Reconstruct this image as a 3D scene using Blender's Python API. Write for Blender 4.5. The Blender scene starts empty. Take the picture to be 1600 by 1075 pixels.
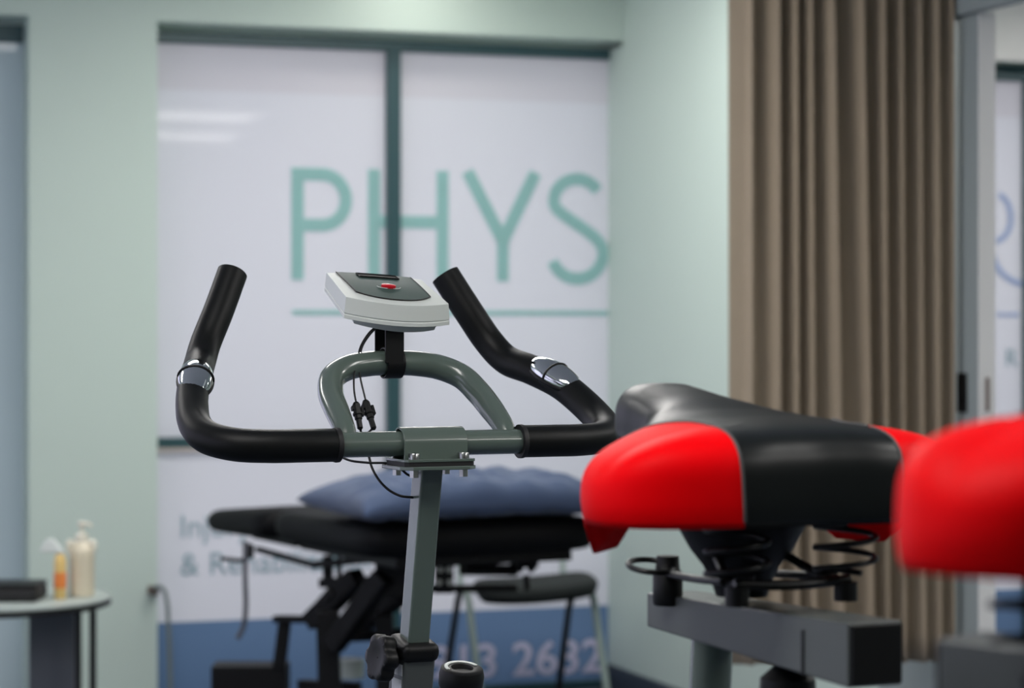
import bpy, bmesh, math, random
from mathutils import Vector, Matrix, noise
random.seed(4)
C = bpy.context.scene.collection
PI = math.pi
F, HZ, CAMZ = 3777.8, 518.0, 1.2          # 85 mm lens on a 36 mm wide frame of 1600 px, eye level row, eye height
FLOOR = -0.05                              # finished floor level
CEIL = 2.5

def P(px, py, d):                          # a photograph pixel at a measured distance -> a point of the place
    return Vector(((px-800)/F*d, d, CAMZ-(py-HZ)/F*d))

# ------------------------------------------------------------------ materials
def lin(c):
    return tuple(((v/255)/12.92 if v/255 <= .04045 else ((v/255+.055)/1.055)**2.4) for v in c)+(1,)
def mat(name, col, rough=.5, metal=0, coat=0, var=.04, nscale=30, bump=0, bscale=400, spec=.5, sheen=0):
    m = bpy.data.materials.new(name); m.use_nodes = True
    nt = m.node_tree; b = nt.nodes['Principled BSDF']
    b.inputs['Roughness'].default_value = rough; b.inputs['Metallic'].default_value = metal
    b.inputs['Coat Weight'].default_value = coat; b.inputs['Coat Roughness'].default_value = .08
    b.inputs['Specular IOR Level'].default_value = spec
    b.inputs['Sheen Weight'].default_value = sheen
    tc = nt.nodes.new('ShaderNodeTexCoord')
    n = nt.nodes.new('ShaderNodeTexNoise'); n.inputs['Scale'].default_value = nscale; n.inputs['Detail'].default_value = 4
    nt.links.new(tc.outputs['Object'], n.inputs['Vector'])
    mx = nt.nodes.new('ShaderNodeMix'); mx.data_type = 'RGBA'
    l = lin(col)
    mx.inputs['A'].default_value = tuple(v*(1-var) for v in l[:3])+(1,)
    mx.inputs['B'].default_value = tuple(min(1, v*(1+var)) for v in l[:3])+(1,)
    nt.links.new(n.outputs['Fac'], mx.inputs['Factor'])
    nt.links.new(mx.outputs['Result'], b.inputs['Base Color'])
    if bump:
        n2 = nt.nodes.new('ShaderNodeTexNoise'); n2.inputs['Scale'].default_value = bscale; n2.inputs['Detail'].default_value = 2
        nt.links.new(tc.outputs['Object'], n2.inputs['Vector'])
        bp = nt.nodes.new('ShaderNodeBump'); bp.inputs['Strength'].default_value = bump; bp.inputs['Distance'].default_value = .001
        nt.links.new(n2.outputs['Fac'], bp.inputs['Height']); nt.links.new(bp.outputs['Normal'], b.inputs['Normal'])
    return m
def film(name, col, trans=.75, gloss=.5):   # printed frosted film on a shop window: lets the daylight outside glow through
    m = bpy.data.materials.new(name); m.use_nodes = True
    nt = m.node_tree; nt.nodes.clear(); N = nt.nodes.new; K = nt.links.new
    out = N('ShaderNodeOutputMaterial'); tr = N('ShaderNodeBsdfTranslucent'); df = N('ShaderNodeBsdfDiffuse')
    gl = N('ShaderNodeBsdfGlossy'); gl.inputs['Roughness'].default_value = .03
    fr = N('ShaderNodeFresnel'); fr.inputs['IOR'].default_value = 1.45
    mu = N('ShaderNodeMath'); mu.operation = 'MULTIPLY'; mu.inputs[1].default_value = gloss
    tc = N('ShaderNodeTexCoord'); n = N('ShaderNodeTexNoise'); n.inputs['Scale'].default_value = 1.3
    K(tc.outputs['Object'], n.inputs['Vector'])
    mx = N('ShaderNodeMix'); mx.data_type = 'RGBA'; l = lin(col)
    mx.inputs['A'].default_value = tuple(v*.985 for v in l[:3])+(1,); mx.inputs['B'].default_value = l
    K(n.outputs['Fac'], mx.inputs['Factor'])
    K(mx.outputs['Result'], tr.inputs['Color']); K(mx.outputs['Result'], df.inputs['Color'])
    a = N('ShaderNodeMixShader'); a.inputs[0].default_value = trans; K(df.outputs[0], a.inputs[1]); K(tr.outputs[0], a.inputs[2])
    b = N('ShaderNodeMixShader'); K(fr.outputs[0], mu.inputs[0]); K(mu.outputs[0], b.inputs[0]); K(a.outputs[0], b.inputs[1]); K(gl.outputs[0], b.inputs[2])
    K(b.outputs[0], out.inputs['Surface'])
    return m
def emit(name, col, s):
    m = bpy.data.materials.new(name); m.use_nodes = True; b = m.node_tree.nodes['Principled BSDF']
    b.inputs['Base Color'].default_value = (.8, .8, .8, 1); b.inputs['Emission Color'].default_value = lin(col); b.inputs['Emission Strength'].default_value = s
    return m

M = dict(
    mint=mat('mint wall paint', (198, 214, 206), .6, nscale=3, var=.02, bump=.08, bscale=250),
    ceiling=mat('white ceiling', (236, 238, 236), .8, nscale=4, var=.02),
    carpet=mat('dark blue grey carpet', (74, 82, 98), .95, nscale=120, var=.3, bump=.5, bscale=600),
    skirting=mat('dark skirting', (52, 62, 74), .5, nscale=20),
    frame=mat('dark green aluminium', (44, 78, 84), .4, nscale=15, var=.05),
    sill=mat('beige sill', (186, 176, 172), .6),
    white=mat('white door paint', (232, 232, 230), .45, nscale=10, var=.02),
    greydoor=mat('grey door paint', (150, 160, 160), .5, nscale=6, var=.03),
    curtain=mat('taupe curtain cloth', (158, 144, 124), .95, nscale=14, var=.05, bump=.3, bscale=900),
    paint=mat('glossy grey green paint', (82, 95, 88), .26, coat=.55, nscale=40, var=.03),
    paintdark=mat('satin grey frame paint', (72, 77, 76), .42, coat=.15, nscale=40, var=.03),
    foam=mat('black foam grip', (13, 15, 15), .45, nscale=60, var=.15, bump=.12, bscale=900, spec=.2),
    blackplastic=mat('black plastic', (8, 9, 10), .48, nscale=50, var=.15, spec=.3),
    rubber=mat('black rubber', (16, 16, 18), .6, nscale=60, var=.1),
    chrome=mat('chrome', (215, 220, 220), .1, metal=1, nscale=30, var=.02),
    steel=mat('zinc steel', (170, 172, 170), .28, metal=1, nscale=80, var=.08),
    housing=mat('white plastic', (208, 214, 210), .42, nscale=40, var=.01),
    plate=mat('grey green face plate', (62, 80, 76), .5, nscale=60, var=.05, spec=.15),
    screen=mat('dark display glass', (14, 18, 18), .5, spec=.05),
    redbutton=mat('red rubber button', (196, 18, 34), .3, nscale=80),
    redvinyl=mat('red vinyl', (238, 1, 10), .5, nscale=25, var=.05, bump=.1, bscale=700, spec=.05),
    blackvinyl=mat('black vinyl', (15, 19, 19), .36, nscale=25, var=.12, bump=.15, bscale=700, spec=.28),
    piping=mat('grey seam thread', (84, 84, 84), .7),
    springsteel=mat('blackened steel', (14, 15, 16), .4, metal=.2, nscale=60),
    sticker=mat('pale sticker', (196, 200, 200), .5, nscale=200, var=.12),
    bedvinyl=mat('black couch vinyl', (7, 8, 10), .6, nscale=20, var=.1, bump=.1, bscale=500, spec=.15),
    bedframe=mat('black couch frame', (8, 8, 10), .5, nscale=40, var=.1, spec=.25),
    pillow=mat('slate blue pillow cotton', (54, 71, 101), .9, nscale=12, var=.1, bump=.2, bscale=600, sheen=.2),
    strap=mat('grey webbing', (74, 76, 84), .8, nscale=120, var=.2),
    seatcloth=mat('charcoal chair cloth', (27, 33, 33), .9, nscale=200, var=.2),
    chairmetal=mat('pale grey chair metal', (150, 166, 160), .4, nscale=60),
    tabletop=mat('pale grey laminate', (168, 178, 174), .4, nscale=30, var=.03),
    tableblack=mat('black table metal', (17, 18, 20), .45),
    tablepanel=mat('dark grey panel', (112, 116, 122), .6, nscale=20),
    cream=mat('cream bottle plastic', (212, 203, 180), .4, nscale=40, var=.04),
    creamlight=mat('ivory pump plastic', (226, 222, 206), .4, nscale=40, var=.03),
    yellowbottle=mat('yellow bottle plastic', (222, 190, 120), .4, nscale=30, var=.06),
    orangelabel=mat('orange label', (226, 130, 62), .5, nscale=40, var=.15),
    cable=mat('grey cable', (112, 122, 122), .6),
    brown=mat('brown clip', (104, 86, 76), .6),
    glassfilm=film('frosted white film', (205, 206, 212), .19),
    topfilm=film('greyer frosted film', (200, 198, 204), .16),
    bluefilm=film('blue film band', (92, 116, 146), .2),
    tealfilm=film('teal lettering film', (156, 200, 198), .15, .3),
    palefilm=film('pale grey lettering film', (150, 176, 186), .15, .3),
    phonefilm=film('white lettering film', (206, 202, 226), .0, .3),
    skybluefilm=film('light blue lettering film', (170, 186, 222), .15, .3),
    greyfilm=film('grey frosted film', (172, 187, 192), .12),
    thinfilm=film('clearer side light film', (232, 228, 246), .62),  # clearer film for unseen side panes, to strengthen daylight from the left
    lamp=emit('light panel diffuser', (255, 252, 248), 13.0),
    lampwarm=emit('downlight diffuser', (255, 250, 240), 48.0),
)

# ------------------------------------------------------------------ mesh helpers
class MB:
    def __init__(s): s.v = []; s.f = []
    def add(s, vs, fs):
        k = len(s.v); s.v += [Vector(v) for v in vs]; s.f += [tuple(i+k for i in f) for f in fs]; return s
    def box(s, c, size, R=None):
        c = Vector(c); h = [x/2 for x in size]; vs = []
        for x in (-1, 1):
            for y in (-1, 1):
                for z in (-1, 1):
                    v = Vector((x*h[0], y*h[1], z*h[2])); vs.append(c+(R @ v if R else v))
        return s.add(vs, [(0,1,3,2),(4,6,7,5),(0,4,5,1),(2,3,7,6),(0,2,6,4),(1,5,7,3)])
    def hexa(s, lo, hi):                   # two rings of four points
        return s.add(list(lo)+list(hi), [(3,2,1,0),(4,5,6,7),(0,1,5,4),(1,2,6,5),(2,3,7,6),(3,0,4,7)])
    def tube(s, pts, r, n=16, sub=0, cap=True, closed=False, prof=None):
        pts = [Vector(p) for p in pts]
        rs = r if isinstance(r, (list, tuple)) else [r]*len(pts)
        if sub:
            q = []; qr = []; L = len(pts); rng = L if closed else L-1
            for i in range(rng):
                g = (lambda j: pts[j % L]) if closed else (lambda j: pts[max(0, min(L-1, j))])
                p0, p1, p2, p3 = g(i-1), g(i), g(i+1), g(i+2)
                if not closed and i == 0: p0 = p1*2-p2
                if not closed and i == L-2: p3 = p2*2-p1
                def tt(a, b): return max(1e-6, (b-a).length**.5)
                t1 = tt(p0, p1); t2 = t1+tt(p1, p2); t3 = t2+tt(p2, p3)
                for k in range(sub):
                    t = t1+(t2-t1)*k/sub
                    A1 = p0*((t1-t)/t1)+p1*(t/t1); A2 = p1*((t2-t)/(t2-t1))+p2*((t-t1)/(t2-t1)); A3 = p2*((t3-t)/(t3-t2))+p3*((t-t2)/(t3-t2))
                    B1 = A1*((t2-t)/t2)+A2*(t/t2); B2 = A2*((t3-t)/(t3-t1))+A3*((t-t1)/(t3-t1))
                    q.append(B1*((t2-t)/(t2-t1))+B2*((t-t1)/(t2-t1)))
                    w = k/sub; qr.append(rs[i]*(1-w)+rs[(i+1) % L]*w)
            if not closed: q.append(pts[-1]); qr.append(rs[-1])
            pts, rs = q, qr
        L = len(pts)
        tan = []
        for i in range(L):
            a = pts[(i-1) % L] if (closed or i > 0) else pts[i]; b = pts[(i+1) % L] if (closed or i < L-1) else pts[i]
            tan.append((b-a).normalized())
        up = Vector((0, 0, 1)) if abs(tan[0].z) < .9 else Vector((0, 1, 0))
        x = tan[0].cross(up).normalized()
        vs = []
        for i in range(L):
            x = (x-tan[i]*x.dot(tan[i])).normalized(); y = x.cross(tan[i])
            for k in range(n):
                if prof: u, w = prof[k]; vs.append(pts[i]+x*u*rs[i]+y*w*rs[i])
                else:
                    a = 2*PI*k/n; vs.append(pts[i]+(x*math.cos(a)+y*math.sin(a))*rs[i])
        fs = []
        for i in range(L if closed else L-1):
            for k in range(n):
                j = (i+1) % L
                fs.append((i*n+k, i*n+(k+1) % n, j*n+(k+1) % n, j*n+k))
        if cap and not closed:
            fs.append(tuple(reversed(range(n)))); fs.append(tuple((L-1)*n+k for k in range(n)))
        return s.add(vs, fs)
    def lathe(s, prof, c=(0,0,0), R=None, n=32):   # prof: (radius, z) up the axis
        c = Vector(c); vs = []
        for r, z in prof:
            for k in range(n):
                a = 2*PI*k/n; v = Vector((r*math.cos(a), r*math.sin(a), z)); vs.append(c+(R @ v if R else v))
        fs = [(i*n+k, i*n+(k+1) % n, (i+1)*n+(k+1) % n, (i+1)*n+k) for i in range(len(prof)-1) for k in range(n)]
        fs.append(tuple(reversed(range(n)))); fs.append(tuple((len(prof)-1)*n+k for k in range(n)))
        return s.add(vs, fs)
    def grid(s, fn, nu, nv, closed_u=False):
        vs = [fn(i/(nu if closed_u else nu-1), j/(nv-1)) for j in range(nv) for i in range(nu)]
        fs = []
        for j in range(nv-1):
            for i in range(nu if closed_u else nu-1):
                fs.append((j*nu+i, j*nu+(i+1) % nu, (j+1)*nu+(i+1) % nu, (j+1)*nu+i))
        return s.add(vs, fs)
    def build(s, name, m, parent=None, smooth=True, bevel=0, inv=None, fix=True, subsurf=0, angle=40, solid=0):
        me = bpy.data.meshes.new(name)
        me.from_pydata([(inv @ v if inv else v) for v in s.v], [], s.f)
        bm = bmesh.new(); bm.from_mesh(me)
        if fix: bmesh.ops.recalc_face_normals(bm, faces=bm.faces)
        bm.to_mesh(me); bm.free()
        if smooth:
            me.shade_smooth(); me.set_sharp_from_angle(angle=math.radians(angle))
        me.materials.append(M[m])
        o = bpy.data.objects.new(name, me); C.objects.link(o)
        if parent: o.parent = parent
        if solid:
            q = o.modifiers.new('thickness', 'SOLIDIFY'); q.thickness = solid; q.offset = -1
        if bevel:
            b = o.modifiers.new('bevel', 'BEVEL'); b.width = bevel; b.segments = 3; b.limit_method = 'ANGLE'; b.angle_limit = math.radians(35); b.harden_normals = True
        if subsurf:
            b = o.modifiers.new('sub', 'SUBSURF'); b.levels = b.render_levels = subsurf
        return o
def rot_to(d, up=(0, 0, 1)):               # matrix whose z axis is d
    return Vector(d).normalized().to_track_quat('Z', 'Y').to_matrix()
def tag(o, label, cat, group=None, kind=None):
    if label: o['label'] = label
    if cat: o['category'] = cat
    if group: o['group'] = group
    if kind: o['kind'] = kind
    return o
def thing(name, label, cat, loc=(0,0,0), rz=0, group=None):
    o = bpy.data.objects.new(name, None); C.objects.link(o); o.location = loc; o.rotation_euler = (0, 0, rz); o.empty_display_size = .1
    return tag(o, label, cat, group)
def inv_of(o):
    return (Matrix.Translation(o.location) @ o.rotation_euler.to_matrix().to_4x4()).inverted()
def struct(o, label=None):
    o['kind'] = 'structure'
    if label: o['label'] = label
    return o

# ------------------------------------------------------------------ the room: t runs along the shop front, r comes in from it
U = Vector((math.cos(math.radians(19)), math.sin(math.radians(19)), 0)); NN = Vector((U.y, -U.x, 0)); O0 = Vector((.3375, 8.5, 0))
def W(t, r, z): return O0+U*t+NN*r+Vector((0, 0, z))
RA = math.radians(19)
def rbox(t0, t1, r0, r1, z0, z1, mb=None):
    mb = mb or MB()
    return mb.hexa([W(t0,r0,z0), W(t1,r0,z0), W(t1,r1,z0), W(t0,r1,z0)], [W(t0,r0,z1), W(t1,r0,z1), W(t1,r1,z1), W(t0,r1,z1)])
def tpx(px, r=0.0):                        # where a column of the photograph meets the plane r
    k = (px-800)/F; a = O0.x+NN.x*r; b = O0.y+NN.y*r
    return (k*b-a)/(U.x-k*U.y)
def zpy(px, py, r=0.0):
    d = W(tpx(px, r), r, 0).y
    return CAMZ-(py-HZ)/F*d
TL, TR, RB = -5.0, 5.2, 11.5               # extents of the rooms
t_pl, t_pr = tpx(45, .14), tpx(246, .14)   # the pier between the shop windows
struct(rbox(TL, TR, -.3, RB, FLOOR-.1, FLOOR).build('floor', 'carpet', smooth=False))
struct(rbox(TL, TR, -.3, RB, CEIL, CEIL+.1).build('ceiling', 'ceiling', smooth=False))
mb = rbox(t_pl, t_pr, -.12, .14, FLOOR, 2.207); rbox(TL, TR, -.12, .14, 2.207, CEIL, mb); rbox(TL, TR, -.12, .012, 2.188, 2.208, mb)
rbox(3.5, TR, -.12, .14, FLOOR, 2.207, mb)
struct(mb.build('wall_front', 'mint', smooth=False))
# the dividing wall on the right, with a sliding door opening
mb = rbox(0, .12, -.12, 2.30, FLOOR, 2.19); rbox(0, .12, .14, 2.30, 2.19, CEIL, mb)
rbox(0, .12, 2.30, 4.1, 2.03, CEIL, mb); rbox(0, .12, 4.1, 4.5, FLOOR, CEIL, mb)
struct(mb.build('wall_right', 'mint', smooth=False))
# outer walls
mb = rbox(TL-.12, TL, -.3, 1.2, FLOOR, CEIL); rbox(TL-.12, TL, 7.0, RB, FLOOR, CEIL, mb); rbox(TL-.12, TL, 1.2, 7.0, FLOOR, .6, mb); rbox(TL-.12, TL, 1.2, 7.0, 2.2, CEIL, mb)
struct(mb.build('wall_left', 'mint', smooth=False))
struct(rbox(TL, TR, RB, RB+.12, FLOOR, CEIL).build('wall_back', 'mint', smooth=False))
struct(rbox(TR, TR+.12, -.3, RB, FLOOR, CEIL).build('wall_far_right', 'mint', smooth=False))
struct(rbox(-.018, 0, 0, 2.30, FLOOR, .035).build('baseboard_right', 'skirting', smooth=False, bevel=.004))
struct(rbox(t_pl, t_pr, .14, .155, FLOOR, .035).build('baseboard_front', 'skirting', smooth=False, bevel=.004))

# shop window with the lettering
def pane_set(win, t0, t1, z0, z1, blue=None, top=None, m='glassfilm'):
    def pl(a, b, name, mm):
        o = MB().add([W(t0,0,a), W(t1,0,a), W(t1,0,b), W(t0,0,b)], [(0,1,2,3)]).build(name, mm, win, smooth=False); return o
    lo = z0
    if blue: pl(z0, blue, 'blue_band', 'bluefilm'); lo = blue
    hi = z1
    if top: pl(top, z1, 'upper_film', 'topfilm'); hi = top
    pl(lo, hi, 'pane', m)
tw0, tw1 = t_pr-.12, 0.0
tm = tpx(612.5)
Z_HEAD, Z_TRANS, Z_BLUE, Z_TOP = 2.19, .832, .238, 2.0
win = rbox(tw0, tw1, -.03, .025, Z_HEAD-.036, Z_HEAD)
rbox(tm-.024, tm+.024, -.03, .03, FLOOR, Z_HEAD-.036, win)
rbox(tw0, tm-.024, -.025, .02, Z_TRANS-.016, Z_TRANS+.018, win); rbox(tm+.024, tw1, -.025, .02, Z_TRANS-.016, Z_TRANS+.018, win)
rbox(tw0, tw1, -.03, .02, FLOOR, FLOOR+.03, win)
win = struct(win.build('window_1', 'frame', smooth=False, bevel=.003), 'tall frosted shop window with dark green frame and teal lettering')
mb = rbox(tw0, tm-.024, 0, .022, Z_TRANS-.03, Z_TRANS-.016); rbox(tm+.024, -.012, 0, .022, Z_TRANS-.03, Z_TRANS-.016, mb)
mb.build('sill_strip', 'sill', win, smooth=False)
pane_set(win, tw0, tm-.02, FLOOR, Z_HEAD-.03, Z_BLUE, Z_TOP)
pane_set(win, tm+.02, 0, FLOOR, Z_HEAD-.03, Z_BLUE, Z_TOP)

def ribbon(pts, w, r=.004, close=False):    # a flat stroke of vinyl stuck on the pane: pts are (t, z)
    mb = MB(); n = len(pts); L = []; Rr = []
    for i in range(n):
        a = pts[max(0, i-1)]; b = pts[min(n-1, i+1)]
        dx, dz = b[0]-a[0], b[1]-a[1]; l = math.hypot(dx, dz) or 1
        nx, nz = -dz/l*w/2, dx/l*w/2
        L.append(W(pts[i][0]+nx, r, pts[i][1]+nz)); Rr.append(W(pts[i][0]-nx, r, pts[i][1]-nz))
    mb.add(L+Rr, [(i, i+1, n+i+1, n+i) for i in range(n-1)])
    return mb
def tz(px, py): return (tpx(px), zpy(px, py))
def arc(cx, cz, rx, rz, a0, a1, n=24): return [(cx+rx*math.cos(math.radians(a0+(a1-a0)*i/n)), cz+rz*math.sin(math.radians(a0+(a1-a0)*i/n))) for i in range(n+1)]
def merge(*mbs):
    o = MB()
    for m in mbs: o.add(m.v, m.f)
    return o
SW = .043
zt, zb = 1.752, 1.374
# P
x0 = tpx(464.5); bx = tpx(540)
zm = zpy(510, 352)
rz_ = (zt-SW/2-zm)/2; cxp = tpx(503)
P1 = ribbon([(x0, zb), (x0, zt)], SW)
P2 = ribbon([(x0+SW/2, zt-SW/2), (cxp, zt-SW/2)]+arc(cxp, zm+rz_, bx-cxp, rz_, 90, -90)[1:]+[(x0+SW/2, zm)], SW, .0042)
merge(P1, P2).build('letter', 'tealfilm', win, smooth=False)
h0, h1 = tpx(584), tpx(691)
zh = zpy(640, 347)
merge(ribbon([(h0, zb), (h0, zt)], SW), ribbon([(h1, zb), (h1, zt)], SW), ribbon([(h0+SW/2, zh), (h1-SW/2, zh)], SW)).build('letter', 'tealfilm', win, smooth=False)
y0, y1, ym = tpx(730), tpx(836), tpx(785); zy = zpy(785, 372)
merge(ribbon([(y0, zt), (ym, zy-.01)], SW*1.05), ribbon([(y1, zt), (ym, zy-.01)], SW*1.05, .0044), ribbon([(ym, zb), (ym, zy+.008)], SW, .0048)).build('letter', 'tealfilm', win, smooth=False)
sx = tpx(903); tr_ = tpx(938)-sx
zsm = zpy(905, 352)
ru = (zt-SW/2+.004-zsm)/2; rl = (zsm-(zb+SW/2-.012))/2
S = arc(sx-.004, zsm+ru, .088, ru, 30, 195, 26)+[(sx-.072, zsm+ru*.42), (sx-.03, zsm+.024), (sx+.035, zsm-.022), (sx+.078, zsm-rl*.42)]+arc(sx-.004, zsm-rl, .098, rl, 14, -160, 28)
# smooth S, trimmed where the wall hides it
S = [p for p in S]
for _ in range(3): S = [S[0]]+[((S[i-1][0]+2*S[i][0]+S[i+1][0])/4, (S[i-1][1]+2*S[i][1]+S[i+1][1])/4) for i in range(1, len(S)-1)]+[S[-1]]
mbS = ribbon(S, SW)
mbS.build('letter', 'tealfilm', win, smooth=False)
MB().add([W(tpx(456), .004, 1.256), W(-.001, .004, 1.256), W(-.001, .004, 1.273), W(tpx(456), .004, 1.273)], [(0,1,2,3)]).build('underline', 'tealfilm', win, smooth=False)
def text(s, t, z, h, m, name, parent, r=.004, bold=0.0, sx=1.0):
    cu = bpy.data.curves.new('text', 'FONT'); cu.body = s; cu.size = 1; cu.resolution_u = 4; cu.offset = bold
    o = bpy.data.objects.new('text', cu); C.objects.link(o)
    dg = bpy.context.evaluated_depsgraph_get()
    me = bpy.data.meshes.new_from_object(o.evaluated_get(dg))
    bpy.data.objects.remove(o)
    k = h/.73
    for v in me.vertices:
        v.co = W(t+v.co.x*k*sx, r, z+v.co.y*k)
    me.materials.append(M[m])
    ob = bpy.data.objects.new(name, me); C.objects.link(ob); ob.parent = parent
    return ob
text('Injury Clinic', tpx(279), .518, .078, 'palefilm', 'service_lettering', win)
text('& Rehabilitation', tpx(280), .393, .078, 'palefilm', 'service_lettering', win)
text('913 2632', tpx(683)-.035, zpy(800, 1055), .118, 'phonefilm', 'phone_number', win, bold=.018, sx=1.06)

# the greyer shop window left of the pier
tl0, tl1 = TL, t_pl; tlm = -2.75
w2 = rbox(tl0, tl1, -.03, .025, 2.135, 2.19); rbox(tl0, tl1, -.03, .02, FLOOR, FLOOR+.03, w2); rbox(tlm-.03, tlm+.03, -.03, .025, FLOOR+.03, 2.135, w2)
w2 = struct(w2.build('window_2', 'frame', smooth=False, bevel=.003))
MB().add([W(tlm, 0, FLOOR), W(tl1, 0, FLOOR), W(tl1, 0, 2.14), W(tlm, 0, 2.14)], [(0,1,2,3)]).build('pane', 'greyfilm', w2, smooth=False)
MB().add([W(tl0, 0, FLOOR), W(tlm, 0, FLOOR), W(tlm, 0, 2.14), W(tl0, 0, 2.14)], [(0,1,2,3)]).build('pane', 'thinfilm', w2, smooth=False)  # unseen brighter pane, added for pale reflections on the bike's left faces
# the shop window of the next room
t30 = .12
w3 = rbox(t30, 3.5, -.03, .025, 2.135, 2.19)
tq = tpx(1597)
rbox(tq, tq+.05, -.03, .03, FLOOR, 2.135, w3); rbox(t30, 3.5, -.03, .02, FLOOR, FLOOR+.03, w3)
w3 = struct(w3.build('window_3', 'frame', smooth=False, bevel=.003))
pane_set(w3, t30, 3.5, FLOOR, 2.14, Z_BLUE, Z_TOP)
c1 = tpx(1556)
ribbon(arc(c1, zpy(1570, 340), .062, .085, 80, -90), .022).build('letter', 'skybluefilm', w3, smooth=False)
ribbon(arc(c1+.13, zpy(1570, 385), .15, .14, 180, 285), .022).build('letter', 'skybluefilm', w3, smooth=False)
MB().add([W(tpx(1557), .004, 1.256), W(tpx(1592), .004, 1.256), W(tpx(1592), .004, 1.27), W(tpx(1557), .004, 1.27)], [(0,1,2,3)]).build('underline', 'skybluefilm', w3, smooth=False)
text('R', tpx(1569), zpy(1575, 573), .07, 'palefilm', 'service_lettering', w3)
# window in the left wall, beside the camera
w4 = MB()
for r0, r1 in ((1.2, 1.26), (4.07, 4.13), (6.94, 7.0)): rbox(TL-.08, TL-.03, r0, r1, .6, 2.2, w4)
rbox(TL-.08, TL-.03, 1.26, 6.94, .6, .66, w4); rbox(TL-.08, TL-.03, 1.26, 6.94, 2.14, 2.2, w4)
w4 = struct(w4.build('window_4', 'frame', smooth=False))
MB().add([W(TL-.055, 1.2, .6), W(TL-.055, 7.0, .6), W(TL-.055, 7.0, 2.2), W(TL-.055, 1.2, 2.2)], [(0,1,2,3)]).build('pane', 'thinfilm', w4, smooth=False)

struct(rbox(.12, TR, .14, .15, 2.19, CEIL).build('wall_next_room', 'white', smooth=False))
# sliding door at the opening
d0, d1 = 2.05, 2.585
dr = struct(rbox(-.012, .030, d0, d1, FLOOR+.01, 1.998).build('door_1', 'greydoor', smooth=False, bevel=.002))
rbox(-.0125, .0335, d1, d1+.004, FLOOR+.01, 1.998).build('door_edge', 'white', dr, smooth=False)
rbox(-.018, -.011, 2.485, 2.53, zpy(1512, 640, 2.5) if False else .995, 1.095).build('door_handle', 'blackplastic', dr, smooth=False, bevel=.002)
rbox(.006, .014, d1+.003, d1+.008, 1.0, 1.085).build('door_latch', 'brown', dr, smooth=False)
mb = rbox(-.03, .0, 1.6, 4.1, 2.0, 2.12)
struct(mb.build('trim_1', 'greydoor', smooth=False, bevel=.003))

# bay curtain, drawn back in a bunch against the dividing wall
def curtain():
    n = 700; nz = 30; mb = MB(); z0, z1 = .365, CEIL-.01
    A0, A1 = (-.596, 2.36), (-.022, 2.475)
    rnd = random.Random(23)
    NF = 11
    wd = [1.5, .8, .75, .7, 1.35, 1.2, .9, 1.0, .9, .85, .8]
    am = [.55, .8, 1.0, .8, 1.25, 1.15, 1.0, 1.05, .9, .9, .7, .5]
    lean = [0, .004, .006, .012, .020, .044, .022, .010, .020, .006, .004, 0]
    tot = sum(wd); cum = [0]
    for w_ in wd: cum.append(cum[-1]+w_/tot)
    L = math.hypot(A1[0]-A0[0], A1[1]-A0[1]); dt, dr_ = (A1[0]-A0[0])/L, (A1[1]-A0[1])/L
    vs = []
    for j in range(nz):
        v = j/(nz-1); z = z1+(z0-z1)*v
        kn = [c*L+(lean[k]*(v-.2)) for k, c in enumerate(cum)]
        for i in range(n):
            q = i/(n-1)*NF; k = min(NF-1, int(q)); f = q-k
            x = kn[k]+(kn[k+1]-kn[k])*f
            a = am[k]*(1-f)+am[k+1]*f
            w_ = kn[k+1]-kn[k]
            off = .062*a*(.5-.5*math.cos(2*PI*f))**.8+.005*math.sin(4*PI*f+1.3*k+1.2*v)
            x += .20*w_*math.sin(2*PI*f)*a-.12*w_*math.sin(PI*f)**2*(.6+.4*math.sin(k*2.1))
            vs.append(W(A0[0]+dt*x-dr_*off*.0+.18*off, A0[1]+dr_*x+off*.98, z))
    fs = [(j*n+i, j*n+i+1, (j+1)*n+i+1, (j+1)*n+i) for j in range(nz-1) for i in range(n-1)]
    mb.add(vs, fs)
    o = mb.build('curtain', 'curtain', fix=True, angle=180, solid=.002)
    return tag(o, 'long taupe pleated curtain drawn back against the wall beside the sliding door', 'curtain')
curtain()

# ------------------------------------------------------------------ lamps (in the ceiling, above the frame, most of them added for brightness)
def panel(t, r):
    lab = 'recessed white ceiling light panel, unseen, there to light the rooms'
    o = thing('ceiling_light', lab, 'light', W(t, r, CEIL), RA, 'ceiling light panels')
    I = inv_of(o)
    mb = rbox(t-.62, t+.62, r-.32, r-.3, CEIL-.012, CEIL); rbox(t-.62, t+.62, r+.3, r+.32, CEIL-.012, CEIL, mb)
    rbox(t-.62, t-.6, r-.3, r+.3, CEIL-.012, CEIL, mb); rbox(t+.6, t+.62, r-.3, r+.3, CEIL-.012, CEIL, mb)
    mb.build('light_frame', 'white', o, smooth=False, inv=I)
    rbox(t-.6, t+.6, r-.3, r+.3, CEIL-.008, CEIL-.002).build('diffuser', 'lamp', o, smooth=False, inv=I)
for t, r in ((-.40, 6.40), (-.21, 7.87), (-3.2, 6.4), (-3.9, 2.9), (-1.0, 1.5), (-2.0, 3.0), (1.9, 1.4), (1.9, 3.2), (.9, 5.2)):  # panels mirrored in the pane first, then ones added to brighten the walls
    panel(t, r)
tdl = tpx(640, .14)
o = thing('downlight', 'small round downlight close to the bulkhead over the shop window', 'light', W(tdl, .42, CEIL))
MB().lathe([(.075, -.02), (.085, -.012), (.085, -.001)], W(tdl, .42, CEIL)).build('rim', 'white', o, inv=inv_of(o))
MB().lathe([(.06, -.024), (.06, -.0205)], W(tdl, .42, CEIL)).build('diffuser', 'lampwarm', o, inv=inv_of(o))

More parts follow.
